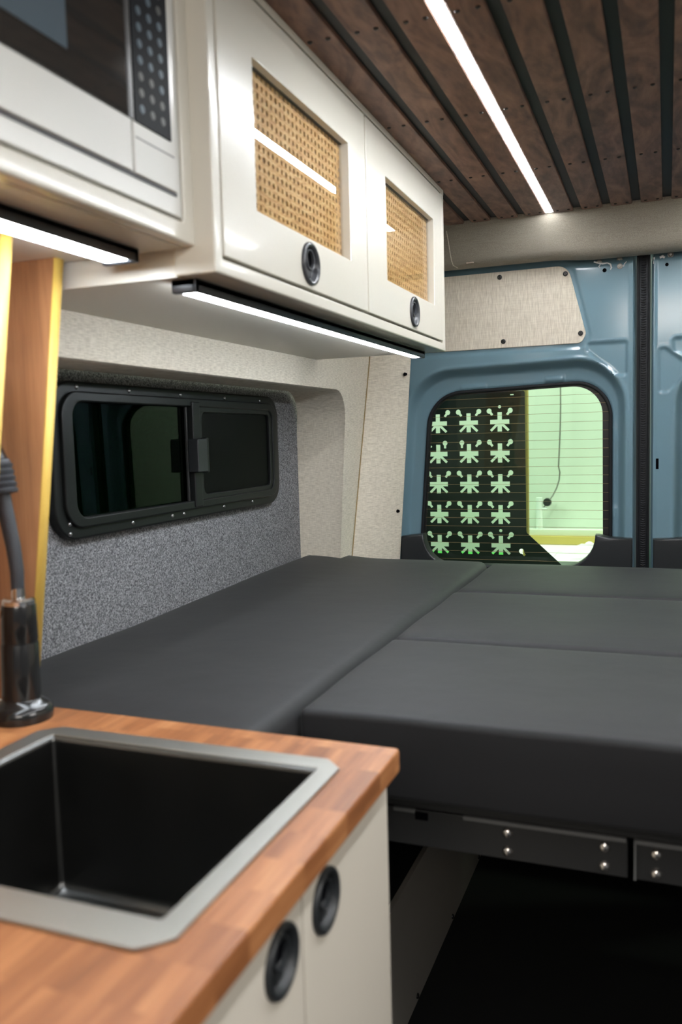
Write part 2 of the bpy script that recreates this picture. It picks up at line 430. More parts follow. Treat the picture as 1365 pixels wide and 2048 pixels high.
# ---- left wall: linen-covered trim with a deep window recess
def trim_x(z): return -0.832-0.065*(1.487-z)
wall_mat = M['linen_h']
REC_Y0, REC_Y1, REC_Z1 = 0.99, 2.43, 1.412
def wall_left():
    # face grid in (y, z) with the recess opening as a hole, then the reveal
    ys = sorted(set([round(-0.9+0.1*i, 3) for i in range(35)] + [2.53]))
    bm = bmesh.new()
    hole = rpoly([(REC_Y0, 0.60), (REC_Y1, 0.60), (REC_Y1, REC_Z1), (REC_Y0, REC_Z1)], [0.02, 0.02, 0.085, 0.05], 14)
    cu = plate('tmp', [[(-0.9, 0.0), (2.68, 0.0), (2.68, 0.8), (2.70, 1.487), (2.70, 1.906), (-0.9, 1.906)], hole], 0.004, PX(0), wall_mat)
    me = cu.data; b2 = bmesh.new(); b2.from_mesh(me)
    bpy.data.objects.remove(cu)
    # keep only the room face, bend it onto trim_x
    dele = [f for f in b2.faces if abs(f.normal.x) < 0.5 or f.calc_center_median().x < -0.002]
    bmesh.ops.delete(b2, geom=dele, context='FACES')
    bmesh.ops.subdivide_edges(b2, edges=[e for e in b2.edges if e.calc_length() > 0.25], cuts=4)
    for v in b2.verts: v.co.x = trim_x(v.co.z)
    # soft reveal: three loops back from the hole to the carpet plane
    loops = []
    for dx, sh in ((0, 0), (-0.006, -0.0035), (-0.014, -0.005), (-0.05, -0.006), (-0.10, -0.004), (-0.16, 0.004)):
        c = Vector((sum(p[0] for p in hole)/len(hole), 1.0))
        lp = []
        for p in hole:
            z = p[1]; d = (c-Vector(p)).normalized()
            lp.append(b2.verts.new((trim_x(z)+dx, p[0]-d.x*sh*0.0+(-sh if p[0] < 1.5 else sh)*-1*0.6, z - sh*0.6*(1 if z > 1.2 else 0)*-1)))
        loops.append(lp)
    for a, b in zip(loops, loops[1:]):
        n = len(a)
        for k in range(n): b2.faces.new((a[k], a[(k+1) % n], b[(k+1) % n], b[k]))
    bmesh.ops.remove_doubles(b2, verts=b2.verts, dist=5e-4)
    return struct('wall_left', b2, wall_mat, smooth=True, angle=50)
wl = wall_left()
# carpet-covered panel at the back of the recess
bm = bmesh.new(); add_box(bm, -1.06, -1.005, 0.95, 2.50, 0.70, 1.48)
finish('carpet_panel', bm, M['carpet'], wl)
box('lower_liner', -1.05, -0.905, 0.6, 2.66, 0.0, 0.70, M['dark_liner'], wl)

# piping seam + rear pillar cover
def pillar():
    bm = bmesh.new()
    a0, a1 = Vector((-0.872, 2.53, 0.60)), Vector((-0.832, 2.625, 1.50))
    rows = []
    for i in range(13):
        t = i/12; z = 0.55+(1.62-0.55)*t
        sa = Vector((trim_x(z)+0.001, 2.53+(z-0.86)*0.155, z))
        sb = Vector((-0.758+0.052*(z-0.872)/0.668, 2.695, z))
        row = []
        for j in range(9):
            s = j/8; p = sa.lerp(sb, s)
            out = sin(pi*min(1, s*1.02))*0.012
            p += Vector((0.88, -0.47, 0))*out
            row.append(bm.verts.new(p))
        e = sb+Vector((-0.006, 0.025, 0)); row.append(bm.verts.new(e)); row.append(bm.verts.new(e+Vector((-0.05, 0.02, 0))))
        rows.append(row)
    for a, b in zip(rows, rows[1:]):
        for j in range(len(a)-1): bm.faces.new((a[j], a[j+1], b[j+1], b[j]))
    return struct('trim_1', bm, M['linen_h'], smooth=True)
pl = pillar()
bm = bmesh.new()
add_tube(bm, [(trim_x(z)+0.002, 2.528+(z-0.86)*0.155, z) for z in [0.6+0.05*i for i in range(21)]], 0.0018, 6)
finish('seam_piping', bm, simple('seam_tan', (0.34, 0.24, 0.10), 0.7), pl, True)
for z in (1.02, 1.47):
    bm = bmesh.new(); xx = -0.758+0.052*(z-0.872)/0.668
    add_lathe(bm, (xx-0.012, 2.676, z), (0.88, -0.47, 0), [(0.0, 0.008), (0.0045, 0.008), (0.006, 0.0)], 12)
    finish('fixing', bm, M['hole'], pl, True)

# headliner roll above the rear doors
def headliner():
    bm = bmesh.new(); rows = []
    xs = [-0.84+1.70*i/60 for i in range(61)]
    for x in xs:
        drop = 0.010*float(sst(-0.26, -0.12, np.array(x)))
        prof = [(2.552, 1.910), (2.556, 1.898), (2.568, 1.880), (2.59, 1.855), (2.61, 1.825), (2.622, 1.807-drop*0.4), (2.634, 1.795-drop*0.8), (2.655, 1.790-drop), (2.70, 1.792-drop), (2.74, 1.80)]
        rows.append([bm.verts.new((x, y, z)) for y, z in prof])
    for a, b in zip(rows, rows[1:]):
        for j in range(len(a)-1): bm.faces.new((a[j], a[j+1], b[j+1], b[j]))
    return struct('trim_2', bm, M['linen_roll_dim'], smooth=True, angle=80)
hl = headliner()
bm = bmesh.new(); add_tube(bm, [(-0.549, 2.5645, 1.884), (-0.549, 2.588, 1.8565), (-0.549, 2.6085, 1.826), (-0.548, 2.621, 1.8075), (-0.546, 2.6335, 1.7945), (-0.536, 2.655, 1.7890)], 0.0013, 6)
finish('seam_piping', bm, M['linen_h'], hl, True)
box('pull_tab', -0.502, -0.480, 2.6215, 2.628, 1.794, 1.797, M['led_edge'], hl)

# right wall and doorway (outside the frame, closes the van)
shell_box('wall_right', 0.90, 0.94, 0.95, 2.70, 0, 1.906, mat=M['linen_h'])
# body above/beside the rear doors
shell_box('wall_back', -1.06, 1.08, 2.80, 2.84, 1.82, 1.95, mat=M['blue'])

# ------------------------------------------------------------------ rear doors
DY = 2.74
W_POLY = rpoly([(-0.716, 0.80), (-0.088, 0.80), (-0.086, 1.424), (-0.662, 1.403)], [0.09, 0.09, 0.105, 0.115], 12)
R_POLY = rpoly([(-0.795, 0.74), (-0.040, 0.74), (-0.038, 1.497), (-0.725, 1.478)], [0.10, 0.10, 0.15, 0.16], 12)
P_POLY = rpoly([(-0.156, 1.540), (-0.156, 1.515), (-0.066, 1.434), (-0.033, 1.434), (-0.033, 1.540)], [0.01, 0.012, 0.012, 0.010, 0.010], 5)
F_POLY = rpoly([(-0.86, 1.531), (-0.160, 1.531), (-0.146, 1.56), (-0.202, 1.786), (-0.86, 1.786)], [0, 0.03, 0.02, 0.05, 0], 8)
W2 = rpoly([(0.150, 0.80), (0.738, 0.80), (0.686, 1.40), (0.155, 1.42)], [0.09, 0.09, 0.115, 0.105], 12)
R2 = rpoly([(0.100, 0.74), (0.82, 0.74), (0.75, 1.475), (0.103, 1.497)], [0.10, 0.10, 0.16, 0.15], 12)
P2 = rpoly([(0.053, 1.513), (0.053, 1.378), (0.084, 1.378), (0.150, 1.452), (0.075, 1.513)], [0.012, 0.012, 0.012, 0.008, 0.010], 5)
P3 = rpoly([(0.093, 1.540), (0.093, 1.50), (0.20, 1.455), (0.24, 1.54)], [0.01, 0.012, 0.01, 0.01], 5)

def door(name, x0, x1, Wp, Rp, pockets, bumps, edge_x, sgn, fabric=None):
    dx = 0.0042
    nx = int((x1-x0)/dx); nz = int((1.86-0.45)/0.0048)
    X = np.linspace(x0, x1, nx+1); Z = np.linspace(0.45, 1.86, nz+1)
    gx, gz = np.meshgrid(X, Z); P = np.stack([gx.ravel(), gz.ravel()], 1)
    dW = sdf(P, Wp); dR = sdf(P, Rp)
    dep = 0.040*sst(0.001, -0.026, dR)
    dep -= 0.0025*np.exp(-((dR-0.004)/0.004)**2)
    dep += 0.010*sst(0.012, 0.0, dW)
    for pk in pockets:
        d = sdf(P, pk); dep += 0.0065*sst(0.001, -0.006, d)-0.0012*np.exp(-((d-0.003)/0.003)**2)
    if fabric is not None:
        d = sdf(P, fabric); dep += 0.004*sst(0.010, 0.002, d)
    for (bx0, bx1, bz0, bz1, h) in bumps:
        d = sdf(P, rrect(bx0, bx1, bz0, bz1, 0.006, 4)); dep -= h*sst(0.001, -0.005, d)
    e = (P[:, 0]-edge_x)*sgn      # distance into the door from the meeting edge
    dep += 0.030*sst(0.010, 0.0, e) - 0.002*np.exp(-((e-0.013)/0.004)**2)
    dep += 0.016*sst(1.765, 1.800, P[:, 1])      # step back under the headliner
    dep += 0.012*(P[:, 1]-1.25)**2*0
    bm = bmesh.new()
    vs = [bm.verts.new((p[0], DY+d, p[1])) for p, d in zip(P, dep)]
    W = nx+1
    for j in range(nz):
        for i in range(nx):
            k = j*W+i
            if min(dW[k], dW[k+1], dW[k+W], dW[k+W+1]) < -0.003: continue
            bm.faces.new((vs[k], vs[k+1], vs[k+W+1], vs[k+W]))
    loose = [v for v in bm.verts if not v.link_faces]
    bmesh.ops.delete(bm, geom=loose, context='VERTS')
    bmesh.ops.reverse_faces(bm, faces=bm.faces)
    o = struct(name, bm, M['blue'], smooth=True, angle=60, loc=((x0+x1)/2, DY, 0))
    if sum(p.normal.y*p.area for p in o.data.polygons) > 0: o.data.flip_normals()
    so = o.modifiers.new('thickness', 'SOLIDIFY'); so.thickness = 0.02; so.offset = -1
    return o

bumps1 = [(-0.560, -0.475, 1.412, 1.432, 0.006), (-0.285, -0.225, 1.428, 1.447, 0.006), (-0.086, -0.064, 1.235, 1.285, 0.003), (-0.086, -0.064, 0.99, 1.03, 0.003)]
d1 = door('door_1', -0.84, -0.006, W_POLY, R_POLY, [P_POLY], bumps1, -0.0075, -1, F_POLY)
# fix: fabric board, seal, glass, ceramic border, wires
def ring(name, outer, inner, w0, th, mat, parent, bev=0.0):
    return plate(name, [outer, inner], th, PY(w0), mat, parent, bevel=bev, smooth=bev > 0)
def inset(poly, d):
    out = []; n = len(poly)
    for i in range(n):
        a = Vector(poly[i-1]); p = Vector(poly[i]); b = Vector(poly[(i+1) % n])
        t = (b-a)
        if t.length < 1e-9: continue
        t.normalize(); nn = Vector((-t.y, t.x))
        out.append((p.x+nn.x*d, p.y+nn.y*d))
    return out
def window_set(door_o, Wp, yg, Bp):
    ring('window_seal', inset(Wp, -0.0065), inset(Wp, 0.0045), yg-0.012, 0.02, M['rubber'], door_o, 0.003)
    ring('glass_border', inset(Wp, -0.002), Bp, yg+0.0045, 0.001, M['ceramic'], door_o)
    plate('window_glass', [inset(Wp, -0.002)], 0.004, PY(yg+0.004+0.005), M['glass_rear'], door_o)
    P = np.array(inset(Wp, 0.002))
    zs = [1.385-0.0284*i for i in range(20)]
    for z in zs:
        xs = []
        for i in range(len(P)):
            a, b = P[i], P[(i+1) % len(P)]
            if (a[1]-z)*(b[1]-z) < 0: xs.append(a[0]+(z-a[1])/(b[1]-a[1])*(b[0]-a[0]))
        if len(xs) < 2: continue
        bm = bmesh.new(); x0, x1 = min(xs), max(xs)
        add_tube(bm, [(x0, yg+0.0025, z-0.010*((x0+0.39)/0.3)*0.0), ((x0+x1)/2, yg+0.0025, z), (x1, yg+0.0025, z)], 0.00055, 5)
        finish('defroster_wire', bm, M['wire'], door_o)
window_set(d1, W_POLY, DY+0.044, rpoly([(-0.706, 0.81), (-0.110, 0.81), (-0.110, 1.414), (-0.656, 1.396)], [0.08, 0.08, 0.09, 0.105], 12))
fb = plate('linen_panel', [rpoly([(-0.86, 1.540), (-0.168, 1.540), (-0.155, 1.568), (-0.208, 1.777), (-0.86, 1.777)], [0, 0.028, 0.02, 0.042, 0], 8)], 0.006, PY(DY-0.001), M['linen_v'], d1, bevel=0.0015, smooth=True)
for (x, z) in ((-0.417, 1.760), (-0.215, 1.752), (-0.171, 1.570), (-0.409, 1.560)):
    bm = bmesh.new(); add_lathe(bm, (x, DY-0.001, z), (0, -1, 0), [(0.0078, 0), (0.0074, 0.003), (0.0045, 0.0045), (0.0036, 0.0045), (0.003, 0.002), (0, 0.002)], 16)
    finish('panel_screw', bm, M['dark_bolt'], fb, True)

def low_trim(parent, pts):
    o = plate('lower_trim', [pts], 0.05, PY(DY-0.03), M['black_plastic'], parent, bevel=0.006, smooth=True)
low = [(-0.775, 0.46), (-0.018, 0.46), (-0.018, 0.934), (-0.085, 0.936), (-0.118, 0.944)]
arc = []
for k in range(9):
    t = k/8*pi/2
    arc.append((-0.118-0.10*(1-cos(t))-0.01, 0.944-0.10*sin(t)-0.005*k/8))
low += arc + [(-0.60, 0.838)]
for k in range(7):
    t = k/6*pi/2
    low.append((-0.60-0.085*sin(t), 0.838+0.10*(1-cos(t))))
low += [(-0.765, 0.928)]
low_trim(d1, low)
# small round fixings and marks at the top hinge corner
for (x, z, r) in ((-0.116, 1.777, 0.0085), (-0.057, 1.781, 0.0085), (-0.056, 1.760, 0.0085)):
    bm = bmesh.new(); add_lathe(bm, (x, DY+0.001+0.016*float(sst(1.765, 1.800, np.array(z))), z), (0, -1, 0), [(r, 0), (r, 0.003), (r*0.8, 0.0035), (r*0.75, 0.002), (r*0.45, 0.002), (r*0.4, 0.006), (0, 0.006)], 18)
    finish('hinge_bolt', bm, M['washer'], d1, True)
def blob_line(name, pts, parent, r=0.0014):
    bm = bmesh.new(); add_tube(bm, [(x, DY+0.001, z) for x, z in pts], [r*random.uniform(0.8, 1.7) for _ in pts], 6)
    return finish(name, bm, M['white_bead'], parent, True)
blob_line('squiggle_bead', [(-0.131, 1.780), (-0.118, 1.775), (-0.105, 1.772), (-0.092, 1.773), (-0.083, 1.768), (-0.080, 1.758), (-0.083, 1.752)], d1, 0.0022)  # short raised white squiggles on the door skin
blob_line('squiggle_bead', [(-0.112, 1.771), (-0.117, 1.765), (-0.113, 1.761)], d1, 0.0017)
blob_line('squiggle_bead', [(-0.037, 1.772), (-0.043, 1.765), (-0.046, 1.758)], d1, 0.0018)
for (x, z) in ((-0.1, 1.752),):
    bm = bmesh.new(); add_lathe(bm, (x, DY+0.0028, z), (0, -1, 0), [(0.006, 0), (0.006, 0.0035), (0, 0.0035)], 16); finish('drain_hole', bm, M['hole'], d1, True)

d2 = door('door_2', 0.028, 0.86, W2, R2, [P2, P3], [(0.125, 0.146, 1.235, 1.285, 0.003), (0.125, 0.146, 0.99, 1.03, 0.003)], 0.0295, 1)
window_set(d2, W2, DY+0.044, rpoly([(0.172, 0.81), (0.728, 0.81), (0.680, 1.39), (0.176, 1.410)], [0.08, 0.08, 0.105, 0.09], 12))
lw2 = [(0.042, 0.46), (0.80, 0.46), (0.80, 0.93), (0.72, 0.936), (0.70, 0.87), (0.66, 0.84), (0.27, 0.84), (0.20, 0.88), (0.17, 0.944), (0.12, 0.938), (0.042, 0.934)]
low_trim(d2, lw2)
box('lock_slot', 0.0485, 0.0565, DY-0.0008, DY+0.003, 1.148, 1.180, M['hole'], d2)
bm = bmesh.new(); add_lathe(bm, (0.086, DY+0.005, 1.780), (0, -1, 0), [(0.0085, 0), (0.0085, 0.003), (0.0065, 0.0035), (0.004, 0.002), (0.0035, 0.006), (0, 0.006)], 18)
finish('hinge_bolt', bm, M['washer'], d2, True)
bm = bmesh.new(); add_lathe(bm, (0.076, DY+0.0028, 1.752), (0, -1, 0), [(0.005, 0), (0.005, 0.0035), (0, 0.0035)], 16); finish('drain_hole', bm, M['hole'], d2, True)
blob_line('squiggle_bead', [(0.040, 1.776), (0.041, 1.768), (0.039, 1.758)], d2, 0.0019)
blob_line('squiggle_bead', [(0.056, 1.774), (0.064, 1.777), (0.070, 1.772)], d2, 0.0026)

# ribbed rubber strip between the doors
def door_strip():
    bm = bmesh.new()
    add_box(bm, -0.008, 0.0305, DY+0.006, DY+0.02, 0.45, 1.84)
    add_box(bm, 0.000, 0.0245, DY-0.004, DY+0.010, 0.45, 1.84, 0.003)
    z = 0.46
    while z < 1.80:
        add_tube(bm, [(0.0055, DY-0.0035, z+0.001), (0.012, DY-0.0055, z-0.0008), (0.0185, DY-0.0035, z+0.001)], 0.0018, 6)
        z += 0.0072
    return struct('trim_3', bm, M['rubber'], smooth=True)
strip = door_strip()

# the rear doors lean in slightly towards the roof
for ob in [d1, d2, strip] + list(d1.children_recursive) + list(d2.children_recursive):
    if ob.type == 'MESH' and 'leaned' not in ob.data:
        wz = wloc(ob).z
        for v in ob.data.vertices: v.co.y -= 0.045*(v.co.z+wz-1.3)
        ob.data['leaned'] = True

# ------------------------------------------------------------------ side window in the recess
win = bpy.data.objects.new('window_1', None); win.location = (-1.0, 1.75, 1.09); link(win); win['kind'] = 'structure'
fo = rrect(1.268, 2.248, 1.086, 1.392, 0.062, 10)
fi = rrect(1.300, 2.214, 1.118, 1.366, 0.045, 10)
fr = plate('window_frame', [fo, fi], 0.022, PX(-0.984), M['frame_black'], win, bevel=0.004, smooth=True)
fo2 = rrect(1.290, 2.224, 1.108, 1.372, 0.050, 10); fi2 = rrect(1.322, 2.196, 1.128, 1.352, 0.030, 10)
plate('inner_frame', [fo2, fi2], 0.016, PX(-0.976), M['frame_black'], win, bevel=0.003, smooth=True)
plate('fixed_glass', [rrect(1.30, 1.79, 1.115, 1.365, 0.02, 6)], 0.004, PX(-0.994), M['glass_side'], win)
box('mullion', -0.998, -0.972, 1.752, 1.786, 1.112, 1.364, M['frame_black'], win, 0.003)
box('glass_edge_trim', -0.990, -0.984, 1.741, 1.746, 1.122, 1.358, M['rail'], win, 0.001)
sl = plate('sliding_frame', [rrect(1.786, 2.204, 1.118, 1.362, 0.028, 8), rrect(1.806, 2.180, 1.140, 1.340, 0.016, 8)], 0.012, PX(-0.980), M['frame_black'], win, bevel=0.002, smooth=True)
plate('insect_screen', [rrect(1.80, 2.186, 1.134, 1.346, 0.016, 8)], 0.002, PX(-0.987), glassmat('screen_mesh', (0.12, 0.14, 0.13), 0.35, 0.45), win)
plate('sliding_glass', [rrect(1.79, 2.20, 1.12, 1.36, 0.016, 8)], 0.004, PX(-0.996), M['glass_side'], win)
lt = box('latch', -0.984, -0.955, 1.742, 1.786, 1.196, 1.276, M['black_plastic'], win, 0.003)
box('latch_grip', -0.975, -0.958, 1.786, 1.798, 1.194, 1.278, M['frame_black'], lt, 0.002)
for (y, z) in ((1.346, 1.380), (1.517, 1.380), (1.72, 1.379), (1.931, 1.378), (2.132, 1.377), (1.305, 1.118), (1.305, 1.099), (1.508, 1.100), (1.663, 1.100), (1.713, 1.100), (1.907, 1.101), (2.067, 1.101), (2.233, 1.306), (2.224, 1.169)):
    bm = bmesh.new(); add_lathe(bm, (-0.985, y, z), (1, 0, 0), [(0.0052, 0), (0.005, 0.002), (0.0035, 0.0035), (0.0015, 0.0042), (0, 0.0042)], 12)
    finish('frame_screw', bm, simple('frame_screw', (0.25, 0.25, 0.25), 0.25, metal=0.8) if 'frame_screw' not in bpy.data.materials else bpy.data.materials['frame_screw'], fr, True)

# ------------------------------------------------------------------ overhead cabinet with cane doors
oc = thing('overhead_cabinet', (-0.64, 1.59, 1.487), 'cream overhead cabinet with two cane-fronted lift-up doors beside the ceiling slats', 'cabinet')
bm = bmesh.new()
XF = -0.465
# carcass: open box behind the doors
add_box(bm, -0.86, -0.525, 0.986, 2.190, 1.487, 1.505)      # bottom board
add_box(bm, -0.86, -0.525, 0.986, 2.190, 1.885, 1.897)      # top
add_box(bm, -0.86, -0.525, 0.986, 1.004, 1.505, 1.885)      # near end
add_box(bm, -0.86, -0.525, 2.172, 2.190, 1.505, 1.885)      # far end
add_box(bm, -0.86, -0.848, 1.004, 2.172, 1.505, 1.885)      # back
add_box(bm, -0.848, -0.525, 1.570, 1.590, 1.505, 1.885)     # divider
finish('carcass', bm, M['cream_body'], oc)
# face frame
fr_out = rpoly([(0.979, 1.487), (2.194, 1.487), (2.194, 1.899), (0.979, 1.899)], 0.003, 3)
h1 = rrect(1.001, 1.5725, 1.509, 1.884, 0.002, 2); h2 = rrect(1.5865, 2.168, 1.509, 1.884, 0.002, 2)
plate('face_frame', [fr_out, rrect(1.0005, 2.169, 1.5075, 1.8855, 0.002, 2)], 0.062, PX(XF), M['cream'], oc, bevel=0.0025, smooth=True)
box('frame_stile', XF-0.03, XF-0.012, 1.5735, 1.5865, 1.5075, 1.8855, M['cream'], oc)
box('top_rail', XF-0.02, XF+0.0005, 0.981, 2.192, 1.8858, 1.900, M['cream_body'], oc)

def latch(parent, c, mat, r=0.0345):
    """round recessed push latch facing +X"""
    x, y, z = c
    bm = bmesh.new()
    add_lathe(bm, (x, y, z), (1, 0, 0), [(r, -0.004), (r, 0.0025), (r*0.97, 0.0045), (r*0.90, 0.0055), (r*0.82, 0.0045), (r*0.76, 0.001), (r*0.72, -0.004), (r*0.55, -0.009), (r*0.3, -0.012), (0, -0.0125)], 40)
    ring_o = finish('latch_ring', bm, mat, parent, True, angle=60)
    bm = bmesh.new()
    add_lathe(bm, (x-0.010, y, z+r*0.20), (1, 0, 0), [(r*0.50, 0.0), (r*0.50, 0.010), (r*0.47, 0.012), (r*0.41, 0.0118), (r*0.40, 0.006), (0, 0.006)], 30)
    finish('latch_button', bm, mat, ring_o, True, angle=50)
    bm = bmesh.new()
    add_lathe(bm, (x-0.004, y, z+r*0.20), (1, 0, 0), [(r*0.395, 0.0), (r*0.395, 0.0012), (0, 0.0012)], 24)
    finish('button_hole', bm, M['hole'], ring_o, True)
    bm = bmesh.new()
    pts = rpoly([(y-r*0.42, z-r*0.10), (y-r*0.25, z-r*0.62), (y+r*0.25, z-r*0.62), (y+r*0.42, z-r*0.10)], r*0.15, 4)
    o = plate('finger_lip', [pts], 0.006, PX(x-0.001), mat, ring_o, bevel=0.002, smooth=True)
    return ring_o

def cane_sheet(parent, y0, y1, z0, z1, x):
    p = 0.01540; ny = round((y1-y0)/p); nz = round((z1-z0)/(p*0.96))
    py = (y1-y0)/ny; pz = (z1-z0)/nz
    bm = bmesh.new(); G = {}
    for j in range(nz+1):
        for i in range(ny+1): G[i, j] = bm.verts.new((x, y0+i*py, z0+j*pz))
    E1 = {}; E2 = {}
    def mid(d, k, a, b):
        if k not in d: d[k] = bm.verts.new((a.co+b.co)/2)
        return d[k]
    for j in range(nz):
        for i in range(ny):
            a, b, c, d = G[i, j], G[i+1, j], G[i+1, j+1], G[i, j+1]
            m = [mid(E1, (i, j), a, b), mid(E2, (i+1, j), b, c), mid(E1, (i, j+1), c, d), mid(E2, (i, j), d, a)]
            outer = [a, m[0], b, m[1], c, m[2], d, m[3]]
            cy, cz = y0+(i+.5)*py, z0+(j+.5)*pz
            hw = 0.0031+random.uniform(-0.0004, 0.0004); hh = 0.0041+random.uniform(-0.0005, 0.0005)
            inn = []
            for (u, v) in ((-.75, -.8), (0, -1), (.75, -.8), (1, 0), (.75, .8), (0, 1), (-.75, .8), (-1, 0)):
                inn.append(bm.verts.new((x+0.0004, cy+u*hw, cz+v*hh)))
            for k in range(8):
                bm.faces.new((outer[k], outer[(k+1) % 8], inn[(k+1) % 8], inn[k]))
    o = finish('cane_webbing', bm, M['cane'], parent)
    so = o.modifiers.new('thickness', 'SOLIDIFY'); so.thickness = 0.0012; so.offset = 0
    return o

cab_doors = [(1.003, 1.577, 1.104, 1.486), (1.583, 2.1665, 1.703, 2.086)]
for i, (ya, yb, wa, wb) in enumerate(cab_doors):
    z0, z1 = 1.5115, 1.8825
    wz0, wz1 = 1.593, 1.802
    dr = plate('door', [rpoly([(ya, z0), (yb, z0), (yb, z1), (ya, z1)], 0.0015, 2), [(wa, wz0), (wb, wz0), (wb, wz1), (wa, wz1)], circ((1.291, 1.898)[i], 1.552, 0.0335, 40)], 0.020, PX(XF+0.001), M['cream'], oc, bevel=0.0015, smooth=True)
    cane_sheet(dr, wa-0.004, wb+0.004, wz0-0.004, wz1+0.004, XF-0.0185)
    box('glass_pane', XF-0.0150, XF-0.0130, wa-0.003, wb+0.003, wz0-0.003, wz1+0.003, M['glass_clear'], dr)
    box('panel_bead', XF-0.0185, XF-0.0125, wa-0.0015, wb+0.0015, wz1-0.0012, wz1+0.0015, M['rail'], dr)
    box('backing_board', XF-0.030, XF-0.026, wa-0.01, wb+0.01, wz0-0.01, wz1+0.01, simple('brown_backing', (0.03, 0.016, 0.008), 0.8) if 'brown_backing' not in bpy.data.materials else bpy.data.materials['brown_backing'], dr)
    latch(dr, (XF+0.001, (1.291, 1.898)[i], 1.552), M['latch'])

# LED bars -------------------------------------------------------
lb = thing('led_light_bar', (-0.525, 1.57, 1.487), 'slim lit LED bar under the overhead cabinet with cane doors', 'light')
bm = bmesh.new(); add_box(bm, -0.546, -0.508, 1.000, 2.145, 1.4765, 1.4868, 0.002)
add_box(bm, -0.5135, -0.508, 1.000, 2.145, 1.4690, 1.4868, 0.001)
for ya, yb in ((1.000, 1.010), (2.135, 2.145)): add_box(bm, -0.546, -0.508, ya, yb, 1.4685, 1.4868, 0.002)
finish('housing', bm, M['led_case'], lb, True)
box('diffuser', -0.541, -0.518, 1.010, 2.135, 1.4700, 1.4800, M['led_under'], lb, 0.0045, 4)
lb = thing('led_light_bar', (-0.59, 0.7, 1.522), 'slim lit LED bar under the microwave cabinet at left', 'light')
bm = bmesh.new(); add_box(bm, -0.618, -0.566, 0.25, 0.958, 1.513, 1.5218, 0.002)
add_box(bm, -0.5705, -0.566, 0.25, 0.958, 1.5050, 1.5218, 0.001)
for ya, yb in ((0.25, 0.26), (0.948, 0.958)): add_box(bm, -0.618, -0.566, ya, yb, 1.504, 1.5218, 0.002)
finish('housing', bm, M['led_case'], lb, True)
box('diffuser', -0.611, -0.574, 0.260, 0.948, 1.5060, 1.516, M['led_under2'], lb, 0.0045, 4)
lb = thing('ceiling_light_strip', (-0.2405, 1.0, 1.90), 'long white LED strip running between the dark ceiling slats', 'light')
box('channel', -0.2525, -0.2285, 1.24, 2.552, 1.8990, 1.9055, M['led_edge'], lb)
box('diffuser', -0.2505, -0.2305, 1.245, 2.545, 1.8985, 1.9035, M['led'], lb)

lb = thing('ceiling_light_strip', (0.262, 1.0, 1.90), 'second white LED strip added as unseen fill light on the right half of the ceiling', 'light')  # added fill strip out of view, mirrors the visible one
box('channel', 0.2485, 0.2765, -0.80, 2.552, 1.8972, 1.8980, M['led_edge'], lb)
box('diffuser', 0.2505, 0.2745, -0.79, 2.535, 1.8965, 1.8972, M['led'], lb)

# ------------------------------------------------------------------ microwave cabinet and microwave
mc = thing('microwave_cabinet', (-0.68, 0.6, 1.522), 'cream overhead cabinet around the built-in microwave at top left', 'cabinet')
XM = -0.494
bm = bmesh.new()
add_box(bm, -0.86, XM-0.02, 0.22, 0.980, 1.522, 1.540)
add_box(bm, -0.86, XM-0.02, 0.962, 0.980, 1.540, 1.895)
add_box(bm, -0.86, XM-0.02, 0.22, 0.24, 1.540, 1.895)
add_box(bm, -0.86, XM-0.02, 0.24, 0.962, 1.880, 1.895)
finish('carcass', bm, M['cream_body'], mc)
plate('face_frame', [rpoly([(0.22, 1.522), (0.984, 1.522), (0.984, 1.897), (0.22, 1.897)], 0.004, 3), rrect(0.245, 0.9555, 1.5475, 1.885, 0.004, 3)], 0.02, PX(XM), M['cream'], mc, bevel=0.003, smooth=True)
mw = thing('microwave', (-0.66, 0.6, 1.5475), 'built-in white microwave with black glass door and button panel', 'microwave')
box('trim_frame', XM-0.03, XM-0.001, 0.249, 0.952, 1.551, 1.882, M['white_trim'], mw, 0.002)
box('casing', -0.84, XM-0.03, 0.27, 0.93, 1.56, 1.87, M['rail'], mw)
dr = box('door', XM-0.002, XM+0.004, 0.255, 0.8425, 1.5785, 1.872, M['white_trim'], mw, 0.0015)
box('door_glass', XM+0.002, XM+0.0055, 0.262, 0.836, 1.636, 1.862, M['mw_glass'], dr, 0.001)
box('viewing_window', XM+0.005, XM+0.0062, 0.30, 0.733, 1.668, 1.83, simple('window_reflection_tint', (0.10, 0.13, 0.155), 0.10), dr, 0.0003)  # blue-grey reflection painted into the window's base colour
cp = box('control_column', XM-0.002, XM+0.0035, 0.8475, 0.937, 1.5785, 1.872, M['white_trim'], mw, 0.0015)
box('control_panel', XM+0.002, XM+0.0052, 0.8485, 0.925, 1.636, 1.862, M['mw_panel'], cp, 0.001)
box('door_edge_strip', XM+0.002, XM+0.0055, 0.8365, 0.8455, 1.636, 1.862, simple('edge_grey', (0.07, 0.07, 0.07), 0.3), dr, 0.001)
box('groove', XM-0.001, XM+0.0004, 0.252, 0.940, 1.5745, 1.5790, M['mw_groove'], mw)
box('release_line', XM+0.003, XM+0.0038, 0.850, 0.932, 1.6185, 1.6200, M['mw_groove'], cp)
k = 0
for r_ in range(11):
    for c_ in range(3):
        y = 0.8635+0.0215*c_; z = 1.6535+0.0182*r_
        if z > 1.85: continue
        bm = bmesh.new()
        mid_blue = 3 <= r_ <= 6
        add_lathe(bm, (XM+0.0050, y, z), (1, 0, 0), [(0.0050, 0), (0.0048, 0.0008), (0, 0.0008)], 14)
        finish('button', bm, M['mw_button'] if mid_blue or (r_+c_) % 4 == 0 else M['mw_button2'], cp, True)
        k += 1

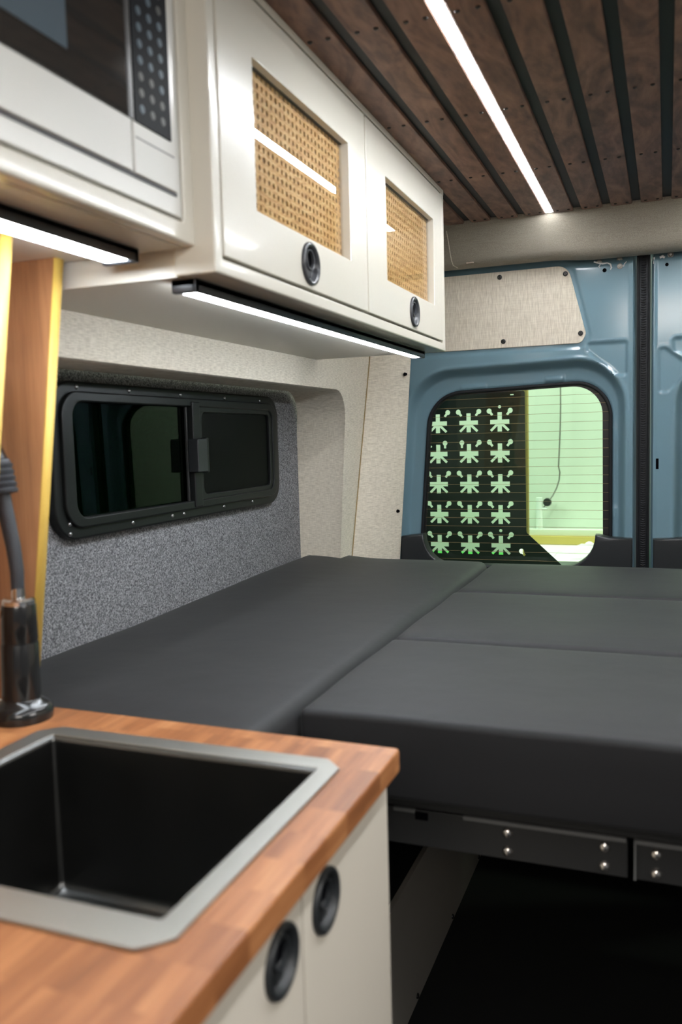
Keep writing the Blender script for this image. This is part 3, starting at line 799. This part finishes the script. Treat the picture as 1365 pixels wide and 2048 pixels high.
# ------------------------------------------------------------------ walnut divider boards
def divider(y, xt, xb, label):
    t = thing('divider_board', (xt-0.08, y, 0.90), label, 'panel', )
    zb, zt = 0.9002, 1.5218
    pts = [(-0.88, zb), (xb, zb), (xt, zt), (-0.88, zt)]
    plate('board', [[(a-0.0008 if a > -0.85 else a, b) for a, b in pts]], 0.018, PY(y), M['walnut'], t)
    # plywood edge band
    plate('plywood_edge', [[(xb-0.0008, zb), (xb+0.0012, zb), (xt+0.0012, zt), (xt-0.0008, zt)]], 0.0182, PY(y-0.0001), M['ply'], t)
    return t
divider(0.945, -0.692, -0.780, 'tall walnut board with yellow plywood edge, beside the side window')
divider(0.800, -0.648, -0.742, 'yellow-edged walnut board at the left frame edge, nearer the camera')

# ------------------------------------------------------------------ base cabinet, worktop, sink, faucet
bc = thing('base_cabinet', (-0.55, 0.5, 0.0), 'cream kitchen base cabinet under the walnut worktop', 'cabinet')
bm = bmesh.new()
add_box(bm, -0.86, -0.255, 0.922, 0.940, 0.02, 0.8715)
add_box(bm, -0.86, -0.255, -0.10, -0.082, 0.02, 0.8715)
add_box(bm, -0.86, -0.29, -0.082, 0.922, 0.02, 0.04)
finish('carcass', bm, M['matt_cream'], bc)
box('top_rail', -0.275, -0.2375, -0.10, 0.940, 0.853, 0.8715, M['matt_cream'], bc, 0.001)
for (ya, yb, hy) in ((0.6855, 0.9405, 0.7375), (0.430, 0.6825, 0.6345), (0.17, 0.427, 0.377)):
    z1 = 0.8505
    dr = plate('door', [rpoly([(ya, 0.03), (yb, 0.03), (yb, z1), (ya, z1)], 0.0015, 2), circ(hy, 0.8115, 0.0315, 40)], 0.019, PX(-0.235), M['matt_cream'], bc, bevel=0.0015, smooth=True)
    latch(dr, (-0.235, hy, 0.8115), M['black_plastic'], 0.0325)

wt = None
SX0, SX1, SY0, SY1 = -0.676, -0.258, 0.486, 0.866     # sink rim outer
IX0, IX1, IY0, IY1 = -0.648, -0.281, 0.524, 0.838     # basin opening
wt = plate('worktop', [rpoly([(-0.868, -0.12), (-0.2115, -0.12), (-0.2135, 0.930), (-0.868, 0.942)], [0.002, 0.004, 0.007, 0.002], 5),
                       [(IX0-0.012, IY0-0.012), (IX1+0.012, IY0-0.012), (IX1+0.012, IY1+0.012), (IX0-0.012, IY1+0.012)]],
           0.028, PZ(0.90), M['worktop'], None, bevel=0.003, smooth=True, loc=(-0.54, 0.41, 0.90))
tag(wt, 'orange-brown walnut butcher-block worktop around the black sink', 'worktop')

sk = thing('sink', ((SX0+SX1)/2, (SY0+SY1)/2, 0.90), 'square black gunmetal sink set into the walnut worktop', 'sink')
ch = 0.022
orim = [(SX0+ch, SY0), (SX1-ch, SY0), (SX1, SY0+ch), (SX1, SY1-ch), (SX1-ch, SY1), (SX0+ch, SY1), (SX0, SY1-ch), (SX0, SY0+ch)]
plate('rim', [orim, rrect(IX0, IX1, IY0, IY1, 0.004, 3)], 0.004, PZ(0.9035), M['sink_rim'], sk, bevel=0.001, smooth=True)
bm = bmesh.new()
def basin_loop(d, z, r): return [bm.verts.new((a, b, z)) for a, b in rrect(IX0+d, IX1-d, IY0+d, IY1-d, r, 5)]
lps = [basin_loop(-0.001, 0.9015, 0.004), basin_loop(0.0, 0.894, 0.006), basin_loop(0.001, 0.712, 0.008), basin_loop(0.004, 0.702, 0.010), basin_loop(0.012, 0.697, 0.012)]
for a, b in zip(lps, lps[1:]):
    n = len(a)
    for q in range(n): bm.faces.new((a[q], a[(q+1) % n], b[(q+1) % n], b[q]))
cc = bm.verts.new(((IX0+IX1)/2, (IY0+IY1)/2, 0.693))
n = len(lps[-1])
for q in range(n): bm.faces.new((lps[-1][q], lps[-1][(q+1) % n], cc))
bs = finish('basin', bm, M['sink_in'], sk, True, angle=50)
bs.modifiers.new('thickness', 'SOLIDIFY').thickness = 0.0015
bm = bmesh.new(); add_lathe(bm, ((IX0+IX1)/2, (IY0+IY1)/2, 0.694), (0, 0, 1), [(0.045, 0), (0.044, 0.003), (0.036, 0.0035), (0.033, 0.001), (0, 0.001)], 32)
finish('drain', bm, M['sink_rim'], sk, True)

fc = thing('faucet', (-0.738, 0.885, 0.90), 'black faucet with chrome collar and flexible hose, on worktop by sink', 'faucet')
bm = bmesh.new(); add_lathe(bm, (-0.738, 0.885, 0.9), (0, 0, 1), [(0.0, 0.0), (0.040, 0.0), (0.041, 0.008), (0.040, 0.016), (0.034, 0.022), (0.027, 0.026), (0.025, 0.03)], 36)
finish('base', bm, M['faucet'], fc, True)
A = Vector((-0.738, 0.885, 0.926)); Bv = Vector((-0.7335, 0.885, 1.062))
bm = bmesh.new(); add_lathe(bm, A, Bv-A, [(0.025, 0), (0.0255, 0.01), (0.0245, 0.078), (0.0235, 0.080), (0.0235, 0.083), (0.0240, 0.084), (0.0225, 0.130), (0.020, 0.136), (0, 0.136)], 36)
finish('body', bm, M['faucet'], fc, True, angle=30)
bm = bmesh.new(); add_lathe(bm, Bv, (Bv-A), [(0.0215, -0.004), (0.0215, 0.002), (0.018, 0.005), (0.009, 0.006), (0.0085, 0.018), (0, 0.018)], 28)
finish('chrome_collar', bm, M['chrome'], fc, True, angle=30)
hp = [Bv+Vector(d) for d in ((0, 0, 0.012), (0.001, 0, 0.04), (-0.003, 0, 0.075), (-0.010, 0, 0.11), (-0.018, 0, 0.15))]
cps = []
for i in range(len(hp)-1):
    for t in range(5): cps.append(hp[i].lerp(hp[i+1], t/5))
cps.append(hp[-1])
bm = bmesh.new(); add_tube(bm, cps, [0.0085+0.0025*i/len(cps) for i in range(len(cps))], 14)
finish('hose', bm, M['hose'], fc, True)
tdir = (hp[-1]-hp[-2]).normalized()
bm = bmesh.new(); prof = [(0.0, 0)]
for q in range(5): prof += [(0.021, q*0.0085), (0.022, q*0.0085+0.004), (0.0195, q*0.0085+0.0065)]
prof += [(0.019, 0.045), (0, 0.045)]
add_lathe(bm, hp[-1]-tdir*0.006, tdir, prof, 28); hd = finish('spray_grip', bm, M['hose'], fc, True, angle=30)
bm = bmesh.new(); add_tube(bm, [hp[-1]+tdir*0.035, hp[-1]+tdir*0.09+Vector((-0.02, 0, 0)), hp[-1]+tdir*0.13+Vector((-0.06, 0, 0))], [0.018, 0.02, 0.024], 20)
finish('spray_head', bm, M['faucet'], fc, True)
bm = bmesh.new(); add_tube(bm, [(-0.758, 0.880, 1.045), (-0.775, 0.872, 1.047), (-0.80, 0.860, 1.05)], [0.008, 0.006, 0.007], 14)
finish('lever', bm, M['chrome'], fc, True)

# ------------------------------------------------------------------ bed: cushions, rail, garage box
def cushion(x0, x1, y0, y1, z0, z1, r, crown, label, grp, rise=None, group=None, edge=None):
    bm = bmesh.new()
    def axis(a, b, nseg):
        L = b-a
        pts = [a+r*(1-cos(pi/2*i/5)) for i in range(6)]
        mids = [a+r+(L-2*r)*i/nseg for i in range(1, nseg)]
        return pts+mids+[b-r*(1-cos(pi/2*i/5)) for i in range(5, -1, -1)]
    ax = axis(x0, x1, 18); ay = axis(y0, y1, 18); az = axis(z0, z1, 3)
    grid = {}
    def V(i, j, k):
        key = (i, j, k)
        if key in grid: return grid[key]
        p = Vector((ax[i], ay[j], az[k]))
        c = Vector((min(max(p.x, x0+r), x1-r), min(max(p.y, y0+r), y1-r), min(max(p.z, z0+r), z1-r)))
        d = p-c
        if d.length > 1e-7:
            # map cube shell to rounded shell
            dn = d.normalized(); m = max(abs(d.x), abs(d.y), abs(d.z)); p = c+dn*m
        u = (p.x-x0)/(x1-x0)*2-1; v = (p.y-y0)/(y1-y0)*2-1; w = (p.z-z0)/(z1-z0)
        if w > 0.5:
            p.z += crown*max(0, 1-abs(u)**6)*max(0, 1-abs(v)**6)*(w-0.5)*2
        if rise: p.z += rise(p.x, p.y)*w
        p.y += 0.0012*sin(p.x*21+p.z*9)*(1 if abs(v) > .9 else 0)
        p.x += 0.0014*sin(p.y*17+1)*(1 if abs(u) > .9 else 0)
        grid[key] = bm.verts.new(p); return grid[key]
    nx, ny, nz = len(ax), len(ay), len(az)
    for i in range(nx-1):
        for j in range(ny-1):
            bm.faces.new((V(i, j, nz-1), V(i+1, j, nz-1), V(i+1, j+1, nz-1), V(i, j+1, nz-1)))
            bm.faces.new((V(i, j, 0), V(i, j+1, 0), V(i+1, j+1, 0), V(i+1, j, 0)))
    for i in range(nx-1):
        for k_ in range(nz-1):
            bm.faces.new((V(i, 0, k_), V(i+1, 0, k_), V(i+1, 0, k_+1), V(i, 0, k_+1)))
            bm.faces.new((V(i, ny-1, k_), V(i, ny-1, k_+1), V(i+1, ny-1, k_+1), V(i+1, ny-1, k_)))
    for j in range(ny-1):
        for k_ in range(nz-1):
            bm.faces.new((V(0, j, k_), V(0, j, k_+1), V(0, j+1, k_+1), V(0, j+1, k_)))
            bm.faces.new((V(nx-1, j, k_), V(nx-1, j+1, k_), V(nx-1, j+1, k_+1), V(nx-1, j, k_+1)))
    o = finish('bed_cushion', bm, M['cushion'], None, True, loc=((x0+x1)/2, (y0+y1)/2, z0), angle=80)
    tag(o, label, 'cushion', group)
    return o
G = 'bed cushions'
cushion(-1.000, -0.424, 0.955, 2.53, 0.757, 0.880, 0.026, 0.004, 'long charcoal bed cushion along the carpeted side wall', G, rise=lambda x, y: 0.016*float(sst(1.4, 2.2, np.array(y)))*float(sst(-0.75, -1.0, np.array(x)))+0.004*float(sst(2.0, 2.4, np.array(y))), group=G)
cushion(-0.420, 0.44, 1.092, 1.541, 0.757, 0.8765, 0.010, 0.005, 'charcoal bed cushion nearest the camera with its dark front face showing', G, group=G)
cushion(-0.420, 0.44, 1.545, 2.048, 0.757, 0.878, 0.016, 0.006, 'charcoal bed cushion in the middle of the three crosswise ones', G, group=G)
cushion(-0.420, 0.44, 2.052, 2.53, 0.757, 0.877, 0.022, 0.006, 'charcoal bed cushion right below the rear door window', G, group=G)
cushion(0.445, 0.86, 1.0, 2.53, 0.757, 0.880, 0.026, 0.004, 'long charcoal bed cushion outside the frame, on the right', G)

bf = thing('platform_bed', (0.0, 1.6, 0.667), 'black steel bed frame with paired bolts under the cushions', 'bed frame')
box('platform', -0.99, 0.87, 1.16, 2.60, 0.735, 0.756, M['rail'], bf)
for (xa, xb) in ((-0.86, 0.0345), (0.0435, 0.87)):
    bm = bmesh.new()
    add_box(bm, xa, xb, 1.15, 1.154, 0.667, 0.7215, 0.0008)
    add_box(bm, xa, xb, 1.1505, 1.20, 0.7185, 0.7215, 0.0008)
    finish('front_rail', bm, M['rail'], bf)
box('rail_end', 0.0425, 0.0455, 1.146, 1.20, 0.667, 0.722, M['bolt'] if False else simple('rail_edge_lit', (0.13, 0.13, 0.128), 0.4), bf)
for (xa, xb) in ((-0.295, -0.262), (-0.190, 0.0325), (0.0455, 0.40)):
    box('rail_lip', xa, xb, 1.1465, 1.1535, 0.7170, 0.7225, bpy.data.materials['rail_edge_lit'], bf, 0.0008)  # LED light on the lip painted as a lighter steel
box('notch', -0.262, -0.243, 1.1480, 1.1500, 0.7075, 0.7185, M['hole'], bf)
box('support_beam', -0.86, 0.87, 1.155, 1.20, 0.722, 0.757, M['rail'], bf)
for x in (-0.127, 0.0045, 0.0705):
    for z in (0.7065, 0.6795):
        bm = bmesh.new(); add_lathe(bm, (x, 1.150, z), (0, -1, 0), [(0.0072, 0), (0.0074, 0.0012), (0.0060, 0.0030), (0.0056, 0.0048), (0.0035, 0.0062), (0, 0.0066)], 16)
        finish('bolt', bm, M['bolt'], bf, True)
gb = thing('wheel_arch_box', (-0.66, 1.9, 0.0), 'low grey box side in the dark storage space under the bed', 'box')
box('side_panel', -0.447, -0.435, 1.20, 2.64, 0.001, 0.310, M['box_side'], gb, 0.001)
box('lid', -0.90, -0.447, 1.20, 2.64, 0.292, 0.308, M['dark_liner'], gb)
box('front_panel', -0.90, -0.447, 1.20, 1.212, 0.001, 0.292, M['box_side'], gb)
for y in (1.39, 1.718, 2.05, 2.38):
    bm = bmesh.new(); add_lathe(bm, (-0.435, y, 0.016), (1, 0, 0), [(0.0065, 0), (0.006, 0.003), (0.003, 0.0045), (0, 0.0045)], 14)
    finish('fixing', bm, M['dark_bolt'], gb, True)
shell_box('trim_4', -0.86, 0.88, 2.62, 2.66, 0.001, 0.74, mat=M['dark_liner'])

# ------------------------------------------------------------------ outside: slotted panel on the door, workshop
def keyhole(cx, cz, side, rot=0):
    """circle with a stub; side -1: circle upper left, stub to lower right"""
    r = 0.0088; w = 0.0042; L = 0.0185
    ang = {-1: -pi/4-0.12, 1: -3*pi/4+0.12}[side]
    if rot: ang = -pi/2
    a0 = math.asin(w/r); pts = []
    for k in range(25):
        t = ang+a0+(2*pi-2*a0)*k/24
        pts.append((cx+r*cos(t), cz+r*sin(t)))
    d = Vector((cos(ang), sin(ang))); nn = Vector((-d.y, d.x)); c = Vector((cx, cz))
    e1 = c+d*L-nn*w; e2 = c+d*L+nn*w
    return pts+[tuple(e1), tuple(e2)]
def star(cx, cz):
    b = 0.0333; h = 0.0080; s = 0.0078
    up, dn = 0.0335, -0.0330
    # outline, counter-clockwise from the bar's upper right
    lx, lz = 0.0315, -0.0305; q = 0.0036
    pts = [(b, -h), (b, h), (s, h), (s, up), (-s, up), (-s, h), (-b, h), (-b, -h), (-0.0150, -h), (-lx-q+0.001, lz+q), (-lx+q, lz-q+0.001), (-s, -0.0135), (-s, dn), (s, dn), (s, -0.0135), (lx-q, lz-q+0.001), (lx+q-0.001, lz+q), (0.0150, -h)]
    return [(cx+x, cz+z) for x, z in pts]
cols = [-0.6805, -0.5697, -0.4607]; rows_ = [1.3085, 1.2010, 1.0940, 0.9865, 0.8780]
holes = []
for ri, z in enumerate(rows_):
    for ci, x in enumerate(cols):
        holes.append(star(x, z))
        vl = (ri, ci) == (1, 1); vr = (ri, ci) == (1, 0)
        if not (ri == 0 and ci == 0):
            holes.append(keyhole(x-(0.025 if vl else 0.0365), z+0.0385, -1, vl))
        holes.append(keyhole(x+(0.025 if vr else 0.0365), z+0.0385, 1, vr))
        if (ri, ci) in ((0, 2), (4, 2)): holes.append(circ(x, z+0.052, 0.0055))
holes.append(keyhole(-0.389, 0.859, -1))
holes.append([(-0.424, 1.3985), (-0.412, 1.3985), (-0.412, 1.4025), (-0.424, 1.4025)])
gp = plate('slotted_gear_panel', [rpoly([(-0.86, 0.55), (-0.264+0.20, 0.62), (-0.264, 0.825), (-0.372, 0.925), (-0.3745, 1.412), (-0.86, 1.412)], [0, 0, 0, 0.012, 0.006, 0], 4)]+holes, 0.003, PY(2.93), M['plate'], None, loc=(-0.6, 2.93, 0.55))
tag(gp, 'black metal panel with star-shaped cutouts, mounted outside the rear door window', 'panel')

bm = bmesh.new(); add_box(bm, -5.0, 5.0, 4.50, 4.55, -0.6, 3.2); struct('wall_outside', bm, M['shop_wall'])
bm = bmesh.new(); add_box(bm, -5.0, 5.0, -3.5, 4.5, -0.65, -0.6); struct('floor_outside', bm, M['shop_floor'])
bm = bmesh.new(); add_box(bm, -5.05, -5.0, -3.5, 4.55, -0.6, 3.2); struct('wall_outside_left', bm, simple('shop_dark', (0.10, 0.14, 0.09), 0.8))
bm = bmesh.new(); add_tube(bm, [(-0.500, 3.75, -0.59), (-0.500, 3.75, 3.0)], 0.015, 16)
t = finish('edge_light_post', bm, M['shop_yellow'], None, True, loc=(-0.500, 3.75, -0.59)); tag(t, 'yellow post added outside for the edge light right of the slotted panel', 'post')  # added upright standing in for yellow light along the panel edge
bm = bmesh.new(); add_tube(bm, [(-0.515, 4.3, 0.72), (-0.515, 4.3, 0.90)], 0.016, 14)
t = thing('wall_pipe', (-0.515, 4.44, 0.70), 'short white pipe on the workshop wall, seen beside the yellow post', 'pipe')
bm.free(); bm = bmesh.new(); add_tube(bm, [(-0.54, 4.46, 0.70), (-0.54, 4.46, 0.93)], 0.017, 14); add_tube(bm, [(-0.54, 4.46, 0.87), (-0.50, 4.46, 0.87)], 0.010, 10); finish('pipe', bm, M['sheet'], t, True)
bm = bmesh.new(); add_lathe(bm, (-0.50, 4.47, 0.905), (0, -1, 0), [(0.022, 0), (0.02, 0.02), (0, 0.02)], 18); finish('valve', bm, M['rail'], t, True)
pts = [(-0.44+0.01*sin(i*0.3), 4.46, 1.75-0.06*i) for i in range(12)]
pts += [(-0.435-0.004*i*i, 4.46, 1.06-0.04*i) for i in range(6)]
bm = bmesh.new(); add_tube(bm, pts, 0.0035, 8); t = finish('hanging_cable', bm, M['washer'], None, True, loc=(-0.44, 4.46, 1.0)); tag(t, 'thin grey cable hanging on the pale workshop wall', 'cable')
wb = thing('workbench', (-0.2, 4.1, -0.6), 'pale workbench with yellow edge outside the rear window', 'bench')
box('bench_top', -0.62, 0.6, 3.85, 4.42, 0.665, 0.69, M['sheet'], wb, 0.002)
box('bench_edge', -0.62, 0.6, 4.40, 4.44, 0.69, 0.735, M['shop_yellow'], wb, 0.002)
box('back_ledge', -0.62, 0.6, 4.44, 4.495, 0.73, 0.765, M['shop_wall'], wb, 0.002)
for x in (-0.57, 0.55):
    box('leg', x-0.03, x+0.03, 3.88, 3.94, -0.6, 0.665, M['shop_yellow'], wb)
bm = bmesh.new(); n = 24; g = []
for j in range(n+1):
    row = []
    for i in range(n+1):
        u = i/n*2-1; v = j/n*2-1; rr = min(1, math.hypot(u, v))
        row.append(bm.verts.new((-0.27+u*0.14, 4.05+v*0.14, 0.6905+0.060*(1-rr)**0.8*(1+0.25*sin(u*9)*cos(v*7)) )))
    g.append(row)
for j in range(n):
    for i in range(n): bm.faces.new((g[j][i], g[j][i+1], g[j+1][i+1], g[j+1][i]))
t = finish('crumpled_cloth', bm, M['sheet'], None, True, loc=(-0.27, 4.05, 0.69)); tag(t, 'crumpled white cloth heaped on the bench outside the rear window', 'cloth')
t.modifiers.new('thickness', 'SOLIDIFY').thickness = 0.003
bm = bmesh.new(); add_box(bm, -1.15, -0.68, 3.9, 4.3, -0.6, 0.66, 0.01); t = finish('green_crate', bm, simple('crate_green', (0.05, 0.45, 0.05), 0.5), None, True, loc=(-0.9, 4.1, -0.6)); tag(t, 'bright green crate outside, glimpsed through the lowest star cutouts', 'crate')
# things dimly seen through the tinted side window
for i, (x, y, w, h, rot, lab) in enumerate(((-2.6, 2.55, 0.30, 1.5, 0.05, 'pale board leaning outside, leftmost through the tinted side window'),
                                   (-2.6, 3.10, 0.18, 1.45, -0.04, 'narrow pale board leaning outside, middle one through the tinted side window'),
                                   (-2.6, 3.45, 0.14, 1.45, 0.03, 'narrow pale board leaning outside, rightmost through the tinted side window'))):
    bm = bmesh.new(); add_box(bm, -0.015, 0.015, -w/2, w/2, 0, h, 0.003)
    bmesh.ops.rotate(bm, matrix=Matrix.Rotation(rot, 3, 'X'), verts=bm.verts)
    z0 = 1.0
    bmesh.ops.translate(bm, vec=(x, y, z0), verts=bm.verts)
    t = finish('leaning_board', bm, M['shop_pale'], None, True, loc=(x, y, z0)); tag(t, lab, 'board', 'boards leaning outside the side window')
bm = bmesh.new(); add_box(bm, -2.95, -2.35, 2.0, 4.3, 0.93, 0.998); t = finish('side_shelf', bm, M['shop_green'], None, loc=(-2.7, 3.1, 0.93)); tag(t, 'green shelf ledge outside behind the tinted side window', 'shelf')
bm = bmesh.new(); add_lathe(bm, (-2.46, 3.3, 0.999), (0, 0, 1), [(0.0, 0), (0.10, 0), (0.09, 0.03), (0.05, 0.22), (0.02, 0.36), (0, 0.36)], 20)
t = finish('yellow_cone', bm, M['shop_yellow'], None, True, loc=(-2.46, 3.3, 0.999)); tag(t, 'yellow cone on the shelf behind the tinted side window', 'cone')

# ------------------------------------------------------------------ light
def area(name, loc, target, sx, sy, power, col=(1, 1, 1)):
    l = bpy.data.lights.new(name, 'AREA'); l.shape = 'RECTANGLE'; l.size = sx; l.size_y = sy; l.energy = power; l.color = col
    o = bpy.data.objects.new(name, l); o.location = loc
    o.rotation_euler = (Vector(target)-Vector(loc)).to_track_quat('-Z', 'Y').to_euler(); link(o); return o
area('workshop_lamp', (0.2, 3.9, 3.0), (-0.2, 4.5, 1.2), 1.6, 0.2, 74, (0.95, 1.0, 0.90))
area('workshop_lamp_side', (-3.6, 2.8, 3.0), (-3.2, 3.0, 1.0), 1.2, 1.2, 200, (0.9, 1.0, 0.9))
area('side_fill_lamp', (2.4, 0.35, 2.45), (-0.3, 0.7, 1.0), 1.2, 0.9, 50, (1.0, 0.97, 0.92))  # unseen fill added through the side opening for the kitchen fronts

area('front_fill_lamp', (0.1, -0.75, 1.72), (-0.5, 1.0, 1.35), 0.7, 0.25, 9, (1.0, 0.93, 0.84))  # unseen fill added up front for surfaces facing the camera
w = bpy.data.worlds.new('World'); S.world = w; w.use_nodes = True
bg = w.node_tree.nodes['Background']; bg.inputs[0].default_value = (0.95, 0.97, 1.0, 1); bg.inputs[1].default_value = 0.18

# ------------------------------------------------------------------ camera
cam = bpy.data.cameras.new('camera'); co = bpy.data.objects.new('camera', cam); link(co); S.camera = co
cam.sensor_fit = 'HORIZONTAL'; cam.sensor_width = 24.0; cam.lens = 24.0*1684/1365
yaw, pit, rol = radians(21.2344), radians(5.0652), radians(1.5308)
fwd = Vector((-sin(yaw)*cos(pit), cos(yaw)*cos(pit), -sin(pit))); right = Vector((cos(yaw), sin(yaw), 0)); down = fwd.cross(right)
r2 = right*cos(rol)+down*sin(rol); d2_ = -right*sin(rol)+down*cos(rol)
co.matrix_world = Matrix(((r2.x, -d2_.x, -fwd.x, 0.08), (r2.y, -d2_.y, -fwd.y, 0.0), (r2.z, -d2_.z, -fwd.z, 1.27), (0, 0, 0, 1)))
cam.clip_start = 0.01
cam.dof.use_dof = True; cam.dof.focus_distance = 2.5; cam.dof.aperture_fstop = 4.0

S.view_settings.view_transform = 'Standard'; S.view_settings.look = 'None'
S.view_settings.gamma = 1.0; S.view_settings.use_curve_mapping = False
S.view_settings.exposure = 0.0
